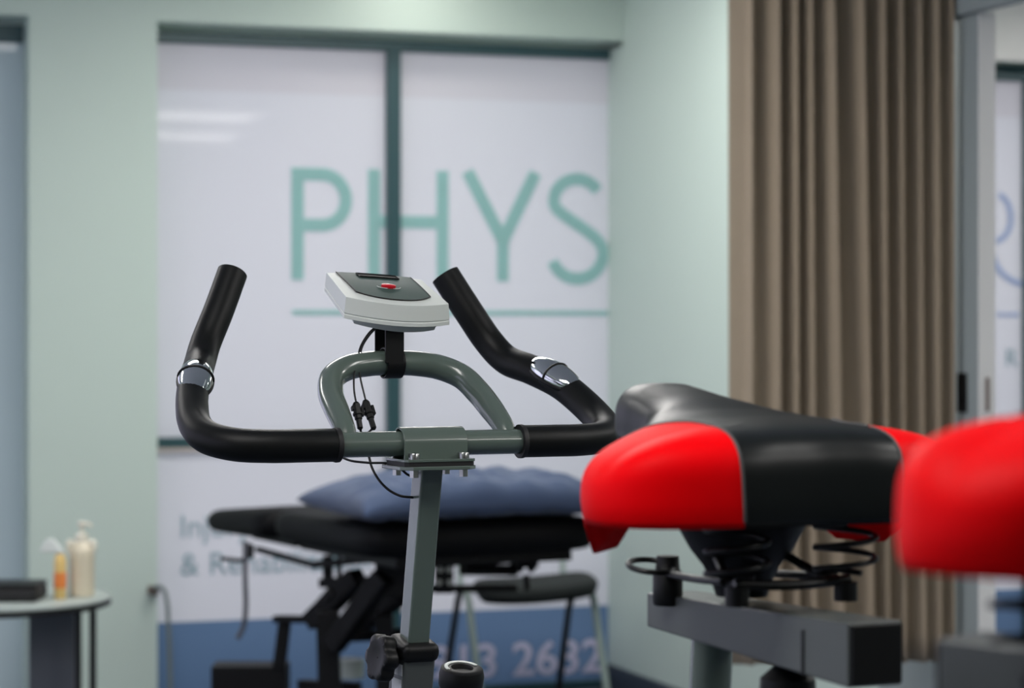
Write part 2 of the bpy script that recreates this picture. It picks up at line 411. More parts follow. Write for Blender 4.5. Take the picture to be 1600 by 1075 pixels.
# ------------------------------------------------------------------ exercise bike
TH = math.radians(24); BX, BY = (672-800)/F*2.74, 2.74
ct, st = math.cos(TH), math.sin(TH)
def A(a, b, c): return Vector((a, b, c-FLOOR))                 # along right, forward, height above eye datum
def Lw(p): dx, dy = p.x-BX, p.y-BY; return Vector((dx*ct+dy*st, -dx*st+dy*ct, p.z-FLOOR))
def Pb(px, py, b):                                             # pixel on the plane at forward distance b
    k = (px-800)/F                                             # BX + a ct - b st = k (BY + a st + b ct)
    a = (k*(BY+b*ct)-BX+b*st)/(ct-k*st); Y = BY+a*st+b*ct
    return A(a, b, CAMZ-(py-HZ)/F*Y)
ZB = 1.0735

def saddle_mesh():
    out = [(0,-.520),(.016,-.522),(.028,-.530),(.037,-.545),(.042,-.570),(.045,-.600),(.050,-.628),(.062,-.652),(.086,-.676),(.118,-.697),(.148,-.718),(.167,-.742),(.174,-.768),(.171,-.794),(.158,-.818),(.135,-.836),(.103,-.847),(.066,-.851),(.03,-.848),(0,-.846)]
    full = [(a, b) for a, b in out]+[(-a, b) for a, b in reversed(out[1:-1])]
    # resample closed outline smoothly
    pts = [Vector((a, b, 0)) for a, b in full]; N = len(pts); res = []
    for i in range(N):
        p0, p1, p2, p3 = pts[(i-1) % N], pts[i], pts[(i+1) % N], pts[(i+2) % N]
        for k in range(5):
            t = k/5; res.append(.5*((2*p1)+(p2-p0)*t+(2*p0-5*p1+4*p2-p3)*t*t+(3*p1-p0-3*p2+p3)*t**3))
    def lerp(tab, x):
        for (x0, y0), (x1, y1) in zip(tab, tab[1:]):
            if x <= x1: w = max(0, (x-x0)/(x1-x0)); w = w*w*(3-2*w) if False else w; return y0+(y1-y0)*w
        return tab[-1][1]
    top = [(.52, 1.149), (.545, 1.1525), (.58, 1.153), (.62, 1.1475), (.66, 1.141), (.70, 1.1335), (.74, 1.128), (.78, 1.1245), (.82, 1.121), (.86, 1.117)]
    bot = [(.52, 1.108), (.60, 1.094), (.65, 1.072), (.69, 1.048), (.74, 1.042), (.86, 1.042)]
    K = 20; rings = []
    for j in range(K+6):
        ring = []
        for p in res:
            a, b = p.x, p.y
            sb = max(-.775, min(-.56, b+ (0.0))); s = Vector((0, sb, 0))
            zt_ = lerp(top, -b)-.010*min(1, abs(a)/.17)**2; zt0 = lerp(top, -sb); zb_ = lerp(bot, -b)
            wing = max(0, 1-abs(b+.705)/.036)*max(0, min(1, (abs(a)-.068)/.02))
            zb_ -= .032*min(1, wing*1.5)
            if j < K:
                q = j/(K-1)*PI/2; e = 2/(2.7+1.5*max(0, min(1, (-b-.79)/.04)))
                kr = math.sin(q)**e; kz = math.cos(q)**e if j < K-1 else 0
                x = s+(p-s)*kr; bb = x.y
                zz = zb_+.3*(zt_-zb_)+(lerp(top, -bb)-.006*min(1, abs(x.x)/.17)**2-(zb_+.3*(zt_-zb_)))*kz
                ring.append(A(x.x, x.y, zz))
            else:
                q = (j-K+1)/6
                if q <= .67:
                    w = q/.67; x = s+(p-s)*(1-.03*w*w); ring.append(A(x.x, x.y, zb_+.3*(zt_-zb_)*(1-w)))
                else:
                    w = (q-.67)/.33; x = s+(p-s)*(.97-.14*w); ring.append(A(x.x, x.y, zb_+.022*w))
        rings.append(ring)
    n = len(res); V = [A(0, -.66, lerp(top, .66))]*0
    for r in rings: V += r
    faces = [(j*n+i, j*n+(i+1) % n, (j+1)*n+(i+1) % n, (j+1)*n+i) for j in range(1, len(rings)-1) for i in range(n)]
    # spine cap: ring 0 is a line along the spine, join ring 0 to ring 1
    faces += [(i, (i+1) % n, n+(i+1) % n, n+i) for i in range(n)]
    faces.append(tuple(reversed([(len(rings)-1)*n+i for i in range(n)])))
    return V, faces, rings, n

def build_saddle(root):
    V, faces, rings, n = saddle_mesh()
    # snap the vertices near the seam so the colour edge is clean
    LIM = .068; FRP = A(0, -.683, 1.115); FRN = Vector((0, -1, -.45)).normalized()
    bm = bmesh.new(); vv = [bm.verts.new(v) for v in V]
    for f in faces:
        try:
            if len(set(f)) > 2: bm.faces.new([vv[i] for i in f])
        except ValueError: pass
    bmesh.ops.remove_doubles(bm, verts=bm.verts, dist=1e-5)
    def fld(p, sgn):
        q = Vector((p.x*sgn, p.y, p.z))
        d1 = (q-A(LIM, -.8, 1.1)).dot(Vector((1, .16, -.06)).normalized())
        d2 = (q-A(.075, -.738, 1.122)).dot(Vector((.038, -.0705, -.041)).normalized())
        k = .030; h = max(0, k-abs(d1-d2))/k
        return min(d1, d2)-h*h*k*.25
    for sgn in (-1, 1):
        new = []
        for e in list(bm.edges):
            f0, f1 = fld(e.verts[0].co, sgn), fld(e.verts[1].co, sgn)
            if f0*f1 < 0: new.append(bmesh.utils.edge_split(e, e.verts[0], f0/(f0-f1))[1])
        bmesh.ops.connect_verts(bm, verts=new)
    bmesh.ops.recalc_face_normals(bm, faces=bm.faces)
    bm.normal_update()
    me = bpy.data.meshes.new('tmp'); bm.to_mesh(me)
    # split in three
    groups = {'c': [], 'l': [], 'r': []}
    for f in me.polygons:
        c = f.center
        g = 'c'
        for sgn, k in ((-1, 'l'), (1, 'r')):
            if fld(c, sgn) > 0: g = k
        groups[g].append(f.index)
    vn = [Vector(v.normal) for v in me.vertices]
    def sub(idx, name, m, parent):
        used = sorted({v for i in idx for v in me.polygons[i].vertices}); mp = {v: k for k, v in enumerate(used)}
        nm = bpy.data.meshes.new(name)
        nm.from_pydata([me.vertices[v].co for v in used], [], [[mp[v] for v in me.polygons[i].vertices] for i in idx])
        nm.shade_smooth(); nm.normals_split_custom_set_from_vertices([vn[v] for v in used])
        nm.materials.append(M[m]); o = bpy.data.objects.new(name, nm); C.objects.link(o); o.parent = parent; return o
    cover = sub(groups['c'], 'saddle', 'blackvinyl', root); cover['label'] = 'padded saddle with black vinyl top and red sides'
    for k in 'lr':
        o = sub(groups[k], 'side_panel', 'redvinyl', cover); o['label'] = 'red vinyl side panel'
    # piping along both seams: edges shared between groups
    own = {}
    for g, idx in groups.items():
        for i in idx:
            for e in me.polygons[i].edge_keys: own.setdefault(e, set()).add(g)
    for k in 'lr':
        es = [e for e, g in own.items() if g == {'c', k}]
        adj = {}
        for a, b in es: adj.setdefault(a, []).append(b); adj.setdefault(b, []).append(a)
        if not adj: continue
        ends = [v for v, l in adj.items() if len(l) == 1]
        cur = ends[0] if ends else next(iter(adj)); path = [cur]; prev = None
        while True:
            nx = [v for v in adj[cur] if v != prev and v not in path]
            if not nx: break
            prev, cur = cur, nx[0]; path.append(cur)
        pts = [me.vertices[v].co+vn[v]*.0002 for v in path if me.vertices[v].co.z > A(0, 0, 1.046).z]
        q = [pts[0]]
        for p in pts:
            if (p-q[-1]).length > .004: q.append(p)
        if len(q) > 3: MB().tube(q, .0013, 6).build('seam', 'piping', cover)
    bm.free()
    return cover

def make_bike(label, loc, rz, seat_dz=0.0):
    root = thing('exercise_bike', label, 'exercise bike', loc, rz, 'exercise bikes')
    hb = []
    # --- handlebar: grey centre tube with foam grips running out, round and up
    MB().tube([A(-.118, 0, ZB), A(.118, 0, ZB)], .0142, 24).build('handlebar', 'paint', root)
    for s in (-1, 1):
        pts = [(.1105, 0, ZB), (.150, 0, ZB), (.190, .004, ZB), (.225, .018, ZB+.002), (.247, .047, ZB+.009), (.2515, .080, ZB+.022), (.245, .115, ZB+.042), (.233, .150, ZB+.062), (.215, .195, ZB+.079), (.199, .236, ZB+.091), (.186, .258, ZB+.112), (.165, .275, ZB+.150), (.1405, .296, ZB+.198)]
        g = MB().tube([A(s*a, b, c) for a, b, c in pts], .0187, 24, sub=8).build('hand_grip', 'foam', root, angle=50)
        MB().lathe([(.0135, 0), (.0195, .0005), (.0197, .004), (.0192, .006)], A(s*.1095, 0, ZB), rot_to((s, 0, 0))).build('grip_rim', 'rubber', g)
        # pulse sensor: a chrome shell on top of the grip, toward the rider
        d = (A(s*.215, .195, ZB+.079)-A(s*.245, .115, ZB+.042)).normalized()
        up = Vector((s*.05, -.62, .78)); up = (up-d*up.dot(d)).normalized(); sd = d.cross(up)
        R = Matrix((sd, d, up)).transposed(); c = A(s*.2290, .158, ZB+.0650)+up*.0075
        def ell(rx, ry, rz, c_, k=1.0):
            prof = []; mb = MB(); nu, nv = 32, 14
            return mb.grid(lambda u, v: c_+R @ Vector((rx*math.cos(2*PI*u)*math.sin(PI*v), ry*math.sin(2*PI*u)*math.sin(PI*v), rz*math.cos(PI*v))), nu, nv, closed_u=True)
        sen = ell(.0205, .0450, .0165, c).build('pulse_sensor', 'chrome', root); sen['label'] = 'chrome pulse sensor'
        ell(.0222, .0475, .0085, c-up*.003).build('sensor_rim', 'blackplastic', sen)
        MB().tube([c+sd*(.0208*math.cos(a))+up*(.0167*math.sin(a)) for a in [PI*i/14 for i in range(15)]], .0013, 8).build('sensor_divider', 'blackplastic', sen)
    # --- looped inner tube
    lp = [(-.098, .003, ZB+.004), (-.0975, .014, ZB+.016), (-.0955, .045, ZB+.036), (-.0915, .078, ZB+.056), (-.081, .100, ZB+.073), (-.058, .114, ZB+.084), (-.030, .1195, ZB+.0885), (0, .1205, ZB+.0895)]
    lp = lp+[(-a, b, c) for a, b, c in reversed(lp[:-1])]
    MB().tube([A(*p) for p in lp], [.0105, .0122, .0142]+[.0148]*(len(lp)-6)+[.0142, .0122, .0105], 24, sub=8).build('handlebar_loop', 'paint', root)
    # --- clamp over the bar
    cl = MB(); prof = []
    for a in [PI*i/14 for i in range(15)]: prof.append((-.0188*math.cos(a), .0188*math.sin(a)))
    prof = [(-.0188, -.0175)]+prof+[(.0188, -.0175)]
    pr2 = [(x*.87, z*.87 if z > 0 else z) for x, z in reversed(prof)]
    ring = prof+pr2; k = len(ring)
    cl.add([A(-.0385, b, ZB+c) for b, c in ring]+[A(.0385, b, ZB+c) for b, c in ring], [(i, (i+1) % k, k+(i+1) % k, k+i) for i in range(k)]
           +[(i, i+1, k-2-i, k-1-i) for i in range(len(prof)-1)]+[(k+i, k+i+1, k+k-2-i, k+k-1-i) for i in range(len(prof)-1)])
    clamp = cl.build('handlebar_clamp', 'paint', root, bevel=.0008)
    mb = MB()
    def plate(c, a0, a1, b0, b1, h, ch):
        pl = [(a0+ch, b0), (a1-ch, b0), (a1, b0+ch), (a1, b1-ch), (a1-ch, b1), (a0+ch, b1), (a0, b1-ch), (a0, b0+ch)]
        n = len(pl)
        return MB().add([A(a, b, c) for a, b in pl]+[A(a, b, c+h) for a, b in pl], [tuple(reversed(range(n))), tuple(range(n, 2*n))]+[(i, (i+1) % n, n+(i+1) % n, n+i) for i in range(n)])
    plate(ZB-.0198, -.043, .043, -.033, .033, .0032, .004).build('upper_flange', 'paint', clamp, bevel=.0006)
    plate(ZB-.0288, -.046, .046, -.036, .045, .0042, .012).build('lower_flange', 'paint', root, bevel=.0008)
    plate(ZB-.0246, -.042, .042, -.032, .032, .0048, .004).build('gasket', 'rubber', root)
    for a in (-.030, .030):
        for b in (-.0265, .0265):
            bo = MB().lathe([(.0035, -.0166), (.0063, -.0166), (.0063, -.0105), (.0058, -.0098), (.003, -.0098)], A(a, b, ZB)).build('bolt', 'steel', root)
            MB().lathe([(.0052, -.0370), (.0052, -.0286)], A(a, b, ZB), n=6).build('nut', 'steel', bo, smooth=False)
    # --- console
    def con(s, v, w=0.0):                                       # s across, v front to back, w depth below the top face
        a = s*(.0645+(.0607-.0645)*v); b = .1007+.078*v; c = 1.2366+.0299*v
        bul = (1-s*s)
        b -= .017*bul*(1-v); c -= .0065*bul*(1-v)
        b += .006*bul*v; c += .0035*bul*math.sin(PI*min(1, v*.9+.05))+.001*bul*v
        c -= s*.0037
        if w:
            a += s*.0022*w; b += .0015*w; c -= .0250*w-.003*w*v
        return a, b, c
    nu, nv = 21, 11
    mb = MB(); Vt = []
    def ringpts(w, k=1.0, sh=0):
        r = [con(-1+2*i/(nu-1), 0, w) for i in range(nu)]+[con(1, j/(nv-1), w) for j in range(1, nv)]+[con(1-2*i/(nu-1), 1, w) for i in range(1, nu)]+[con(-1, 1-j/(nv-1), w) for j in range(1, nv-1)]
        ca = (0, .14, sum(p[2] for p in r)/len(r))
        return [A(ca[0]+(p[0]-ca[0])*k, ca[1]+(p[1]-ca[1])*k, p[2]+sh) for p in r]
    mb.grid(lambda u, v: A(*con(-1+2*u, v)), nu, nv)
    rr = [ringpts(0), ringpts(.74), ringpts(.76, .985), ringpts(.80, .985), ringpts(.82, 1.0), ringpts(1.0, .995)]
    n = len(rr[0])
    vs = [p for r in rr for p in r]
    mb.add(vs, [(j*n+i, j*n+(i+1) % n, (j+1)*n+(i+1) % n, (j+1)*n+i) for j in range(len(rr)-1) for i in range(n)]+[tuple(reversed([(len(rr)-1)*n+i for i in range(n)]))])
    mb2 = MB(); bmx = bmesh.new()
    vv = [bmx.verts.new(v) for v in mb.v]
    for f in mb.f: bmx.faces.new([vv[i] for i in f])
    bmesh.ops.remove_doubles(bmx, verts=bmx.verts, dist=1e-5)
    bmx.verts.index_update()
    mb2.v = [v.co.copy() for v in bmx.verts]; mb2.f = [tuple(v.index for v in f.verts) for f in bmx.faces]; bmx.free()
    console = mb2.build('console', 'housing', root, bevel=.0018); console['label'] = 'white bike computer with grey face plate'
    r0 = ringpts(1.0, .80, .001); r1 = ringpts(1.0, .76, -.006); n = len(r0)
    MB().add(r0+r1, [(i, (i+1) % n, n+(i+1) % n, n+i) for i in range(n)]+[tuple(range(n, 2*n))]).build('back_cover', 'housing', console)
    def surf(u, v, lift):                                       # face-plate coordinates u -1..1, v 0..1
        e = (1-v)
        vv_ = .16+.85*v-.05*(1-abs(u)**2)*e+.08*abs(u)**4*e*e
        s = u*(.735+.05*v)+.015*(1-v)*0
        a, b, c = con(s, min(1.0, vv_)); return A(a, b, c+lift)
    def plate_top(u, v): return surf(-1+2*u, v, .0012)
    mb = MB().grid(plate_top, 25, 13)
    fp = mb.build('face_plate', 'plate', console)
    edge = [surf(-1+2*i/24, 0, .0012) for i in range(25)]
    MB().tube([surf(-1, 1-j/8, .001) for j in range(9)]+edge+[surf(1, j/8, .001) for j in range(9)], .0008, 6).build('plate_edge', 'blackplastic', fp)
    MB().grid(lambda u, v: surf(-.50+1.06*u, .77+.14*v, .0022), 12, 4).build('display', 'screen', fp)
    MB().tube([surf(-.50+1.06*u, w, .0024) for u, w in ((0, .765), (.5, .765), (1, .765), (1, .84), (1, .915), (.5, .915), (0, .915), (0, .84))], .0009, 6, closed=True).build('display_rim', 'blackplastic', fp)
    cb = surf(.0, .40, .0018); ux = (surf(.1, .40, .0018)-surf(-.1, .40, .0018)).normalized(); vx = (surf(0, .5, .0018)-surf(0, .3, .0018)).normalized(); nx = ux.cross(vx)
    Rb = Matrix((ux, vx, nx)).transposed()
    bt = MB().grid(lambda u, v: cb+Rb @ Vector((.0092*math.cos(2*PI*u)*min(1, 1.35*math.sin(PI*v)), .0052*math.sin(2*PI*u)*min(1, 1.35*math.sin(PI*v)), .0032*math.cos(PI*v))), 28, 9, closed_u=True).build('reset_button', 'redbutton', fp)
    bt['label'] = 'red oval button'
    for sg in (-1, 1):
        MB().tube([cb+Rb @ Vector((sg*.0150*math.cos(a), .0075*math.sin(a), .0002)) for a in [math.radians(d) for d in range(-75, -4, 10)]], .00045, 6).build('printed_arc', 'housing', fp)
    # --- strap that carries the console on the loop
    sc_ = Vector((0, .1205, ZB+.0895)); mb = MB()
    lo = []
    for i in range(25):
        a = 2*PI*i/24; lo.append((.0165*math.cos(a), .0165*math.sin(a)))
    for w_ in (1,):
        v_in = [A(a_, sc_.y+y, sc_.z+z) for a_ in (-.0112, .0112) for y, z in lo]; v_out = [A(a_, sc_.y+y*1.12, sc_.z+z*1.12) for a_ in (-.0112, .0112) for y, z in lo]
        k = len(lo); vs = v_in+v_out
        fs = [(2*k+i, 2*k+i+1, 3*k+i+1, 3*k+i) for i in range(k-1)]+[(i, i+1, k+i+1, k+i) for i in range(k-1)]+[(i, i+1, 2*k+i+1, 2*k+i) for i in range(k-1)]+[(k+i, k+i+1, 3*k+i+1, 3*k+i) for i in range(k-1)]
        mb.add(vs, fs)
    mb.box(A(-.003, .1035, ZB+.117), (.0232, .0028, .055)); mb.box(A(-.003, .1375, ZB+.120), (.0232, .0028, .055))
    mb.build('console_bracket', 'blackplastic', root, bevel=.0006)
    # --- cables with plugs
    ca = [Lw(P(x, y, d)) for x, y, d in ((586, 511, 2.835), (575, 522, 2.83), (564, 540, 2.828), (558.5, 560, 2.83), (553, 590, 2.80), (553.5, 612, 2.79), (557, 632, 2.785))]
    cb_ = [Lw(P(x, y, d)) for x, y, d in ((588, 512, 2.84), (577, 524, 2.84), (566, 542, 2.838), (562, 562, 2.835), (563, 590, 2.81), (568, 612, 2.80), (573, 632, 2.795))]
    for pts in (ca, cb_):
        w = MB().tube(pts, .0011, 8, sub=6).build('console_cable', 'rubber', root)
    def plug(p, q):
        p, q = Lw(p), Lw(q); d = (q-p); l = d.length; R = rot_to(d)
        mb = MB().lathe([(.003, 0), (.0046, .003), (.0046, l*.38), (.0058, l*.4), (.0058, l*.47), (.0045, l*.5), (.0045, l*.62), (.0034, l*.65), (.0034, l*.95), (.002, l)], p, R, 12)
        mb.box(p+d*.35+R @ Vector((.0058, 0, 0)), (.0028, .006, l*.3), R); mb.box(p+d*.22+R @ Vector((-.0052, 0, 0)), (.0026, .005, l*.14), R)
        return mb.build('cable_plug', 'blackplastic', root, smooth=False)
    plug(P(556, 629, 2.785), P(563, 671, 2.77)); plug(P(570.5, 626, 2.795), P(584.5, 671, 2.775))
    MB().tube([Lw(P(x, y, d)) for x, y, d in ((563, 668, 2.775), (566, 690, 2.78), (576, 712, 2.78), (581, 730, 2.775), (592, 750, 2.765), (608, 766, 2.755), (626, 775, 2.75), (643, 777, 2.752), (652, 778, 2.757))], .0015, 8, sub=6).build('lower_cable', 'rubber', root)
    MB().tube([Lw(P(x, y, d)) for x, y, d in ((584, 668, 2.78), (560, 690, 2.79), (533, 710, 2.78), (545, 719, 2.765), (575, 723, 2.755), (605, 724, 2.75), (622, 729, 2.75), (636, 741, 2.752), (650, 747, 2.757))], .0014, 8, sub=6).build('lower_cable', 'rubber', root)
    # --- post, collar, knob, sleeve
    def onpost(c): w = (1.046-c)/.188; return -.0095+.0388*w       # rear face of the post
    def post(c0, c1, w, l, rear=0.0):
        b0, b1 = onpost(c0)-rear, onpost(c1)-rear
        return MB().hexa([A(-w/2, b0, c0), A(w/2, b0, c0), A(w/2, b0+l, c0), A(-w/2, b0+l, c0)], [A(-w/2, b1, c1), A(w/2, b1, c1), A(w/2, b1+l, c1), A(-w/2, b1+l, c1)])
    post(.70, 1.0455, .0262, .032).build('handlebar_post', 'paint', root, bevel=.0035)
    sl = post(.42, .836, .0385, .046, .007).build('frame_sleeve', 'paintdark', root, bevel=.004)
    MB().box(A(0, onpost(.836)+.0165, .836), (.047, .055, .0225), Matrix.Rotation(math.atan2(.0388, .188), 3, 'X')).build('sleeve_collar', 'blackplastic', root, bevel=.009)
    b_ = onpost(.835)
    st1 = MB().box(A(-.0196, b_+.017, .812), (.0006, .030, .013)).build('sticker', 'sticker', sl, smooth=False)
    MB().box(A(-.0196, b_+.020, .794), (.0006, .030, .014)).build('sticker', 'sticker', sl, smooth=False)
    kc = A(-.0215, b_+.018, .824); mb = MB()
    axis = Vector((-1, -.1, .12)).normalized(); Rk = rot_to(axis)
    def star(u, v):
        rad = [.004, .012, .016, .0245, .0268, .0270, .0255, .020, .012, .001][int(round(v*9))]; z = [0, .001, .008, .009, .012, .023, .026, .0265, .024, .0235][int(round(v*9))]
        lob = 1-(.20*(.5-.5*math.cos(6*2*PI*u))**1.5 if rad > .02 else 0)+.06*(rad > .02)
        return kc+Rk @ Vector((rad*lob*math.cos(2*PI*u), rad*lob*math.sin(2*PI*u), z))
    kn = MB().grid(star, 72, 10, closed_u=True).build('adjustment_knob', 'blackplastic', root, angle=60)
    MB().lathe([(.0075, -.003), (.0075, .010)], kc, Rk, 20).build('knob_collar', 'steel', kn)
    # tension knob on its own stalk
    tc_ = Pb(722, 1046, -.0934); Rt = rot_to((0, -.22, 1))
    dial = MB().lathe([(.010, -.040), (.0235, -.032), (.0245, -.026), (.0225, -.022), (.0245, -.018), (.0250, -.006), (.0232, .001), (.0205, .0025), (.0125, .0022), (.0112, -.001), (.004, -.0012)], tc_, Rt, 40).build('tension_knob', 'blackplastic', root)
    arcp = [math.radians(d) for d in range(10, 191, 9)]
    v1 = [tc_+Rt @ Vector((.0158*math.cos(a+.0), .0158*math.sin(a), .0030)) for a in arcp]; v2 = [tc_+Rt @ Vector((.0198*math.cos(a), .0198*math.sin(a), .0032)) for a in arcp]
    k = len(arcp); dm = MB().add(v1+v2, [(i, i+1, k+i+1, k+i) for i in range(k-1)]).build('dial_mark', 'housing', dial, solid=.0008)
    MB().tube([tc_+Rt @ Vector((0, 0, -.035)), A(0, -.05, .60)], .008, 12).build('tension_stalk', 'steel', root)
    # --- the lower frame, below the picture
    MB().tube([A(0, .13, .46), A(0, .02, .40), A(0, -.25, .33), A(0, -.55, .27), A(0, -.62, .20)], .032, 16, sub=6).build('main_frame', 'paintdark', root)
    MB().tube([A(0, .125, .50), A(0, .22, .30), A(0, .36, .06), A(0, .40, .0)], .026, 16, sub=6).build('front_fork', 'paintdark', root)
    MB().tube([A(0, -.62, .24), A(0, -.70, .05), A(0, -.74, .0)], .03, 16, sub=4).build('rear_strut', 'paintdark', root)
    for b in (.40, -.74):
        sb = MB().tube([A(-.25, b, -.012), A(.25, b, -.012)], .026, 16).build('stabilizer', 'paintdark', root)
        for s in (-1, 1): MB().tube([A(s*.235, b, -.020), A(s*.262, b, -.020)], .030, 16).build('foot_cap', 'rubber', sb)
    MB().lathe([(.02, -.03), (.10, -.012), (.165, -.012), (.175, -.02), (.19, -.02), (.19, .02), (.175, .02), (.165, .012), (.10, .012), (.02, .03)], A(0, .24, .22), rot_to((1, 0, 0)), 48).build('flywheel', 'chrome', root)
    MB().lathe([(.02, -.03), (.10, -.02), (.10, .02), (.02, .03)], A(.055, -.20, .28), rot_to((1, 0, 0)), 40).build('chain_guard', 'blackplastic', root)
    for s in (-1, 1):
        cr = MB().tube([A(s*.09, -.20, .28), A(s*.10, -.20-s*.08, .28-s*.14)], .011, 12).build('crank', 'steel', root)
        MB().box(A(s*.155, -.20-s*.08, .28-s*.14), (.095, .075, .024)).build('pedal', 'blackplastic', cr, bevel=.004)
    # --- seat: post, slider, clamp, springs, saddle
    seat = []
    p_t = A(0, -.664, .938)
    seat.append(MB().tube([A(0, -.60, .24), A(0, -.664, .938)], .0185, 20).build('seat_post', 'paint', root))
    sl2 = MB().hexa([A(-.025, -.585, .932), A(.025, -.585, .932), A(.025, -.9275, .922), A(-.025, -.9275, .922)],
                    [A(-.025, -.585, .963), A(.025, -.585, .963), A(.025, -.9275, .973), A(-.025, -.9275, .973)]).build('seat_slider', 'paintdark', root, bevel=.002)
    seat.append(sl2)
    MB().box(A(0, -.929, .9475), (.0455, .004, .0465)).build('end_cap', 'blackplastic', sl2, bevel=.001)
    MB().box(A(-.0253, -.86, .942), (.0014, .004, .036)).build('slot', 'blackplastic', sl2, smooth=False)
    k2 = Pb(1232, 1072, -.80)
    seat.append(MB().lathe([(.006, .022), (.012, .018), (.023, .008), (.024, -.012), (.020, -.02), (.004, -.021)], A(-.004, -.80, .904), None, 10).build('slider_knob', 'blackplastic', root))
    sad = build_saddle(root); seat.append(sad)
    def rod(pts, r, name, m='springsteel'):
        o = MB().tube([A(*p) for p in pts], r, 12, sub=6).build(name, m, root); seat.append(o); return o
    # underside shell and clamp
    mb = MB().lathe([(.020, .972), (.024, .985), (.030, .998), (.040, 1.012), (.052, 1.035), (.060, 1.052)], (0, 0, 0), None, 28)
    mb.v = [A(v.x*1.1, -.715+v.y*1.1, v.z) for v in mb.v]
    seat.append(mb.build('saddle_clamp', 'blackplastic', root))
    seat.append(MB().box(A(0, -.735, 1.052), (.13, .16, .016)).build('saddle_base', 'blackplastic', root, bevel=.006))
    seat.append(MB().lathe([(.012, .956), (.0135, .958), (.0135, .985), (.011, .988), (.010, 1.0)], (0, 0, 0), None, 18).build('clamp_bolt', 'blackplastic', root))
    o = seat[-1]
    for v in o.data.vertices: v.co = A(v.co.x-.026, v.co.y-.628, v.co.z)
    for s in (-1, 1):
        sp = []
        for i in range(73):
            a = 2*PI*2.6*i/72; sp.append((s*.052+.026*math.cos(a+.5), -.80+.024*math.sin(a+.5), .995+.046*i/72))
        rod(sp, .0026, 'spring')
        seat[-1].data.update()
        rod([(s*.03, -.63, .985), (s*.040, -.68, .987), (s*.050, -.74, .990), (s*.054, -.78, .993)], .0035, 'saddle_rail')
        rod([(s*.020, -.665, 1.03), (s*.03, -.72, 1.012), (s*.045, -.77, .994), (s*.05, -.80, .99)], .004, 'saddle_strut')
    rod([(-.045+.02*math.cos(a), -.632+.02*math.sin(a), .992+.004*math.sin(a)) for a in [2*PI*i/18 for i in range(17)]], .0026, 'front_loop')
    rod([(.052, -.80, .990), (.052, -.80, .974)], .010, 'spring_seat', 'blackplastic')
    rod([(-.052, -.80, .990), (-.052, -.80, .974)], .010, 'spring_seat', 'blackplastic')
    rod([(-.055, -.80, .992), (0, -.806, .990), (.055, -.80, .992)], .0045, 'cross_rod')
    if seat_dz:
        for o in seat: o.location.z += seat_dz
    return root, seat
bike, seat = make_bike('exercise bike with the bullhorn handlebars, white console and black and red saddle', (BX, BY, FLOOR), TH)

def copy_tree(o, parent=None, off=None):
    c = o.copy(); C.objects.link(c); c.parent = parent
    if parent: c.matrix_parent_inverse = o.matrix_parent_inverse.copy()
    for ch in list(o.children): copy_tree(ch, c)
    return c
b2 = copy_tree(bike)
TH2 = math.radians(-130)
b2.rotation_euler = (0, 0, TH2)
# right-rear corner of its saddle stands at the right edge of the picture
def place2(px, d, a, b):
    x = (px-800)/F*d; c2, s2 = math.cos(TH2), math.sin(TH2)
    b2.location = (x-(a*c2-b*s2), d-(a*s2+b*c2), FLOOR)
place2(1414, 1.24, .11, -.786)
b2['label'] = 'second exercise bike at the right edge, only its red saddle side showing'
for ch in b2.children:
    if ch.name.split('.')[0] in ('seat_post', 'seat_slider', 'slider_knob', 'saddle', 'saddle_clamp', 'saddle_base', 'clamp_bolt', 'spring', 'saddle_rail', 'saddle_strut', 'front_loop', 'spring_seat', 'cross_rod'):
        ch.location.z += .032; ch.location.y += .06
    if ch.name.split('.')[0] == 'saddle':                          # its saddle sits slightly twisted on the post
        ch.rotation_euler = (0, math.radians(-3), 0); zs = 1.08-FLOOR; ch.location += Vector((math.sin(math.radians(3))*zs, 0, zs-math.cos(math.radians(3))*zs))
    if ch.name.split('.')[0] == 'seat_slider': ch.location.y += .052; ch.location.z += .027

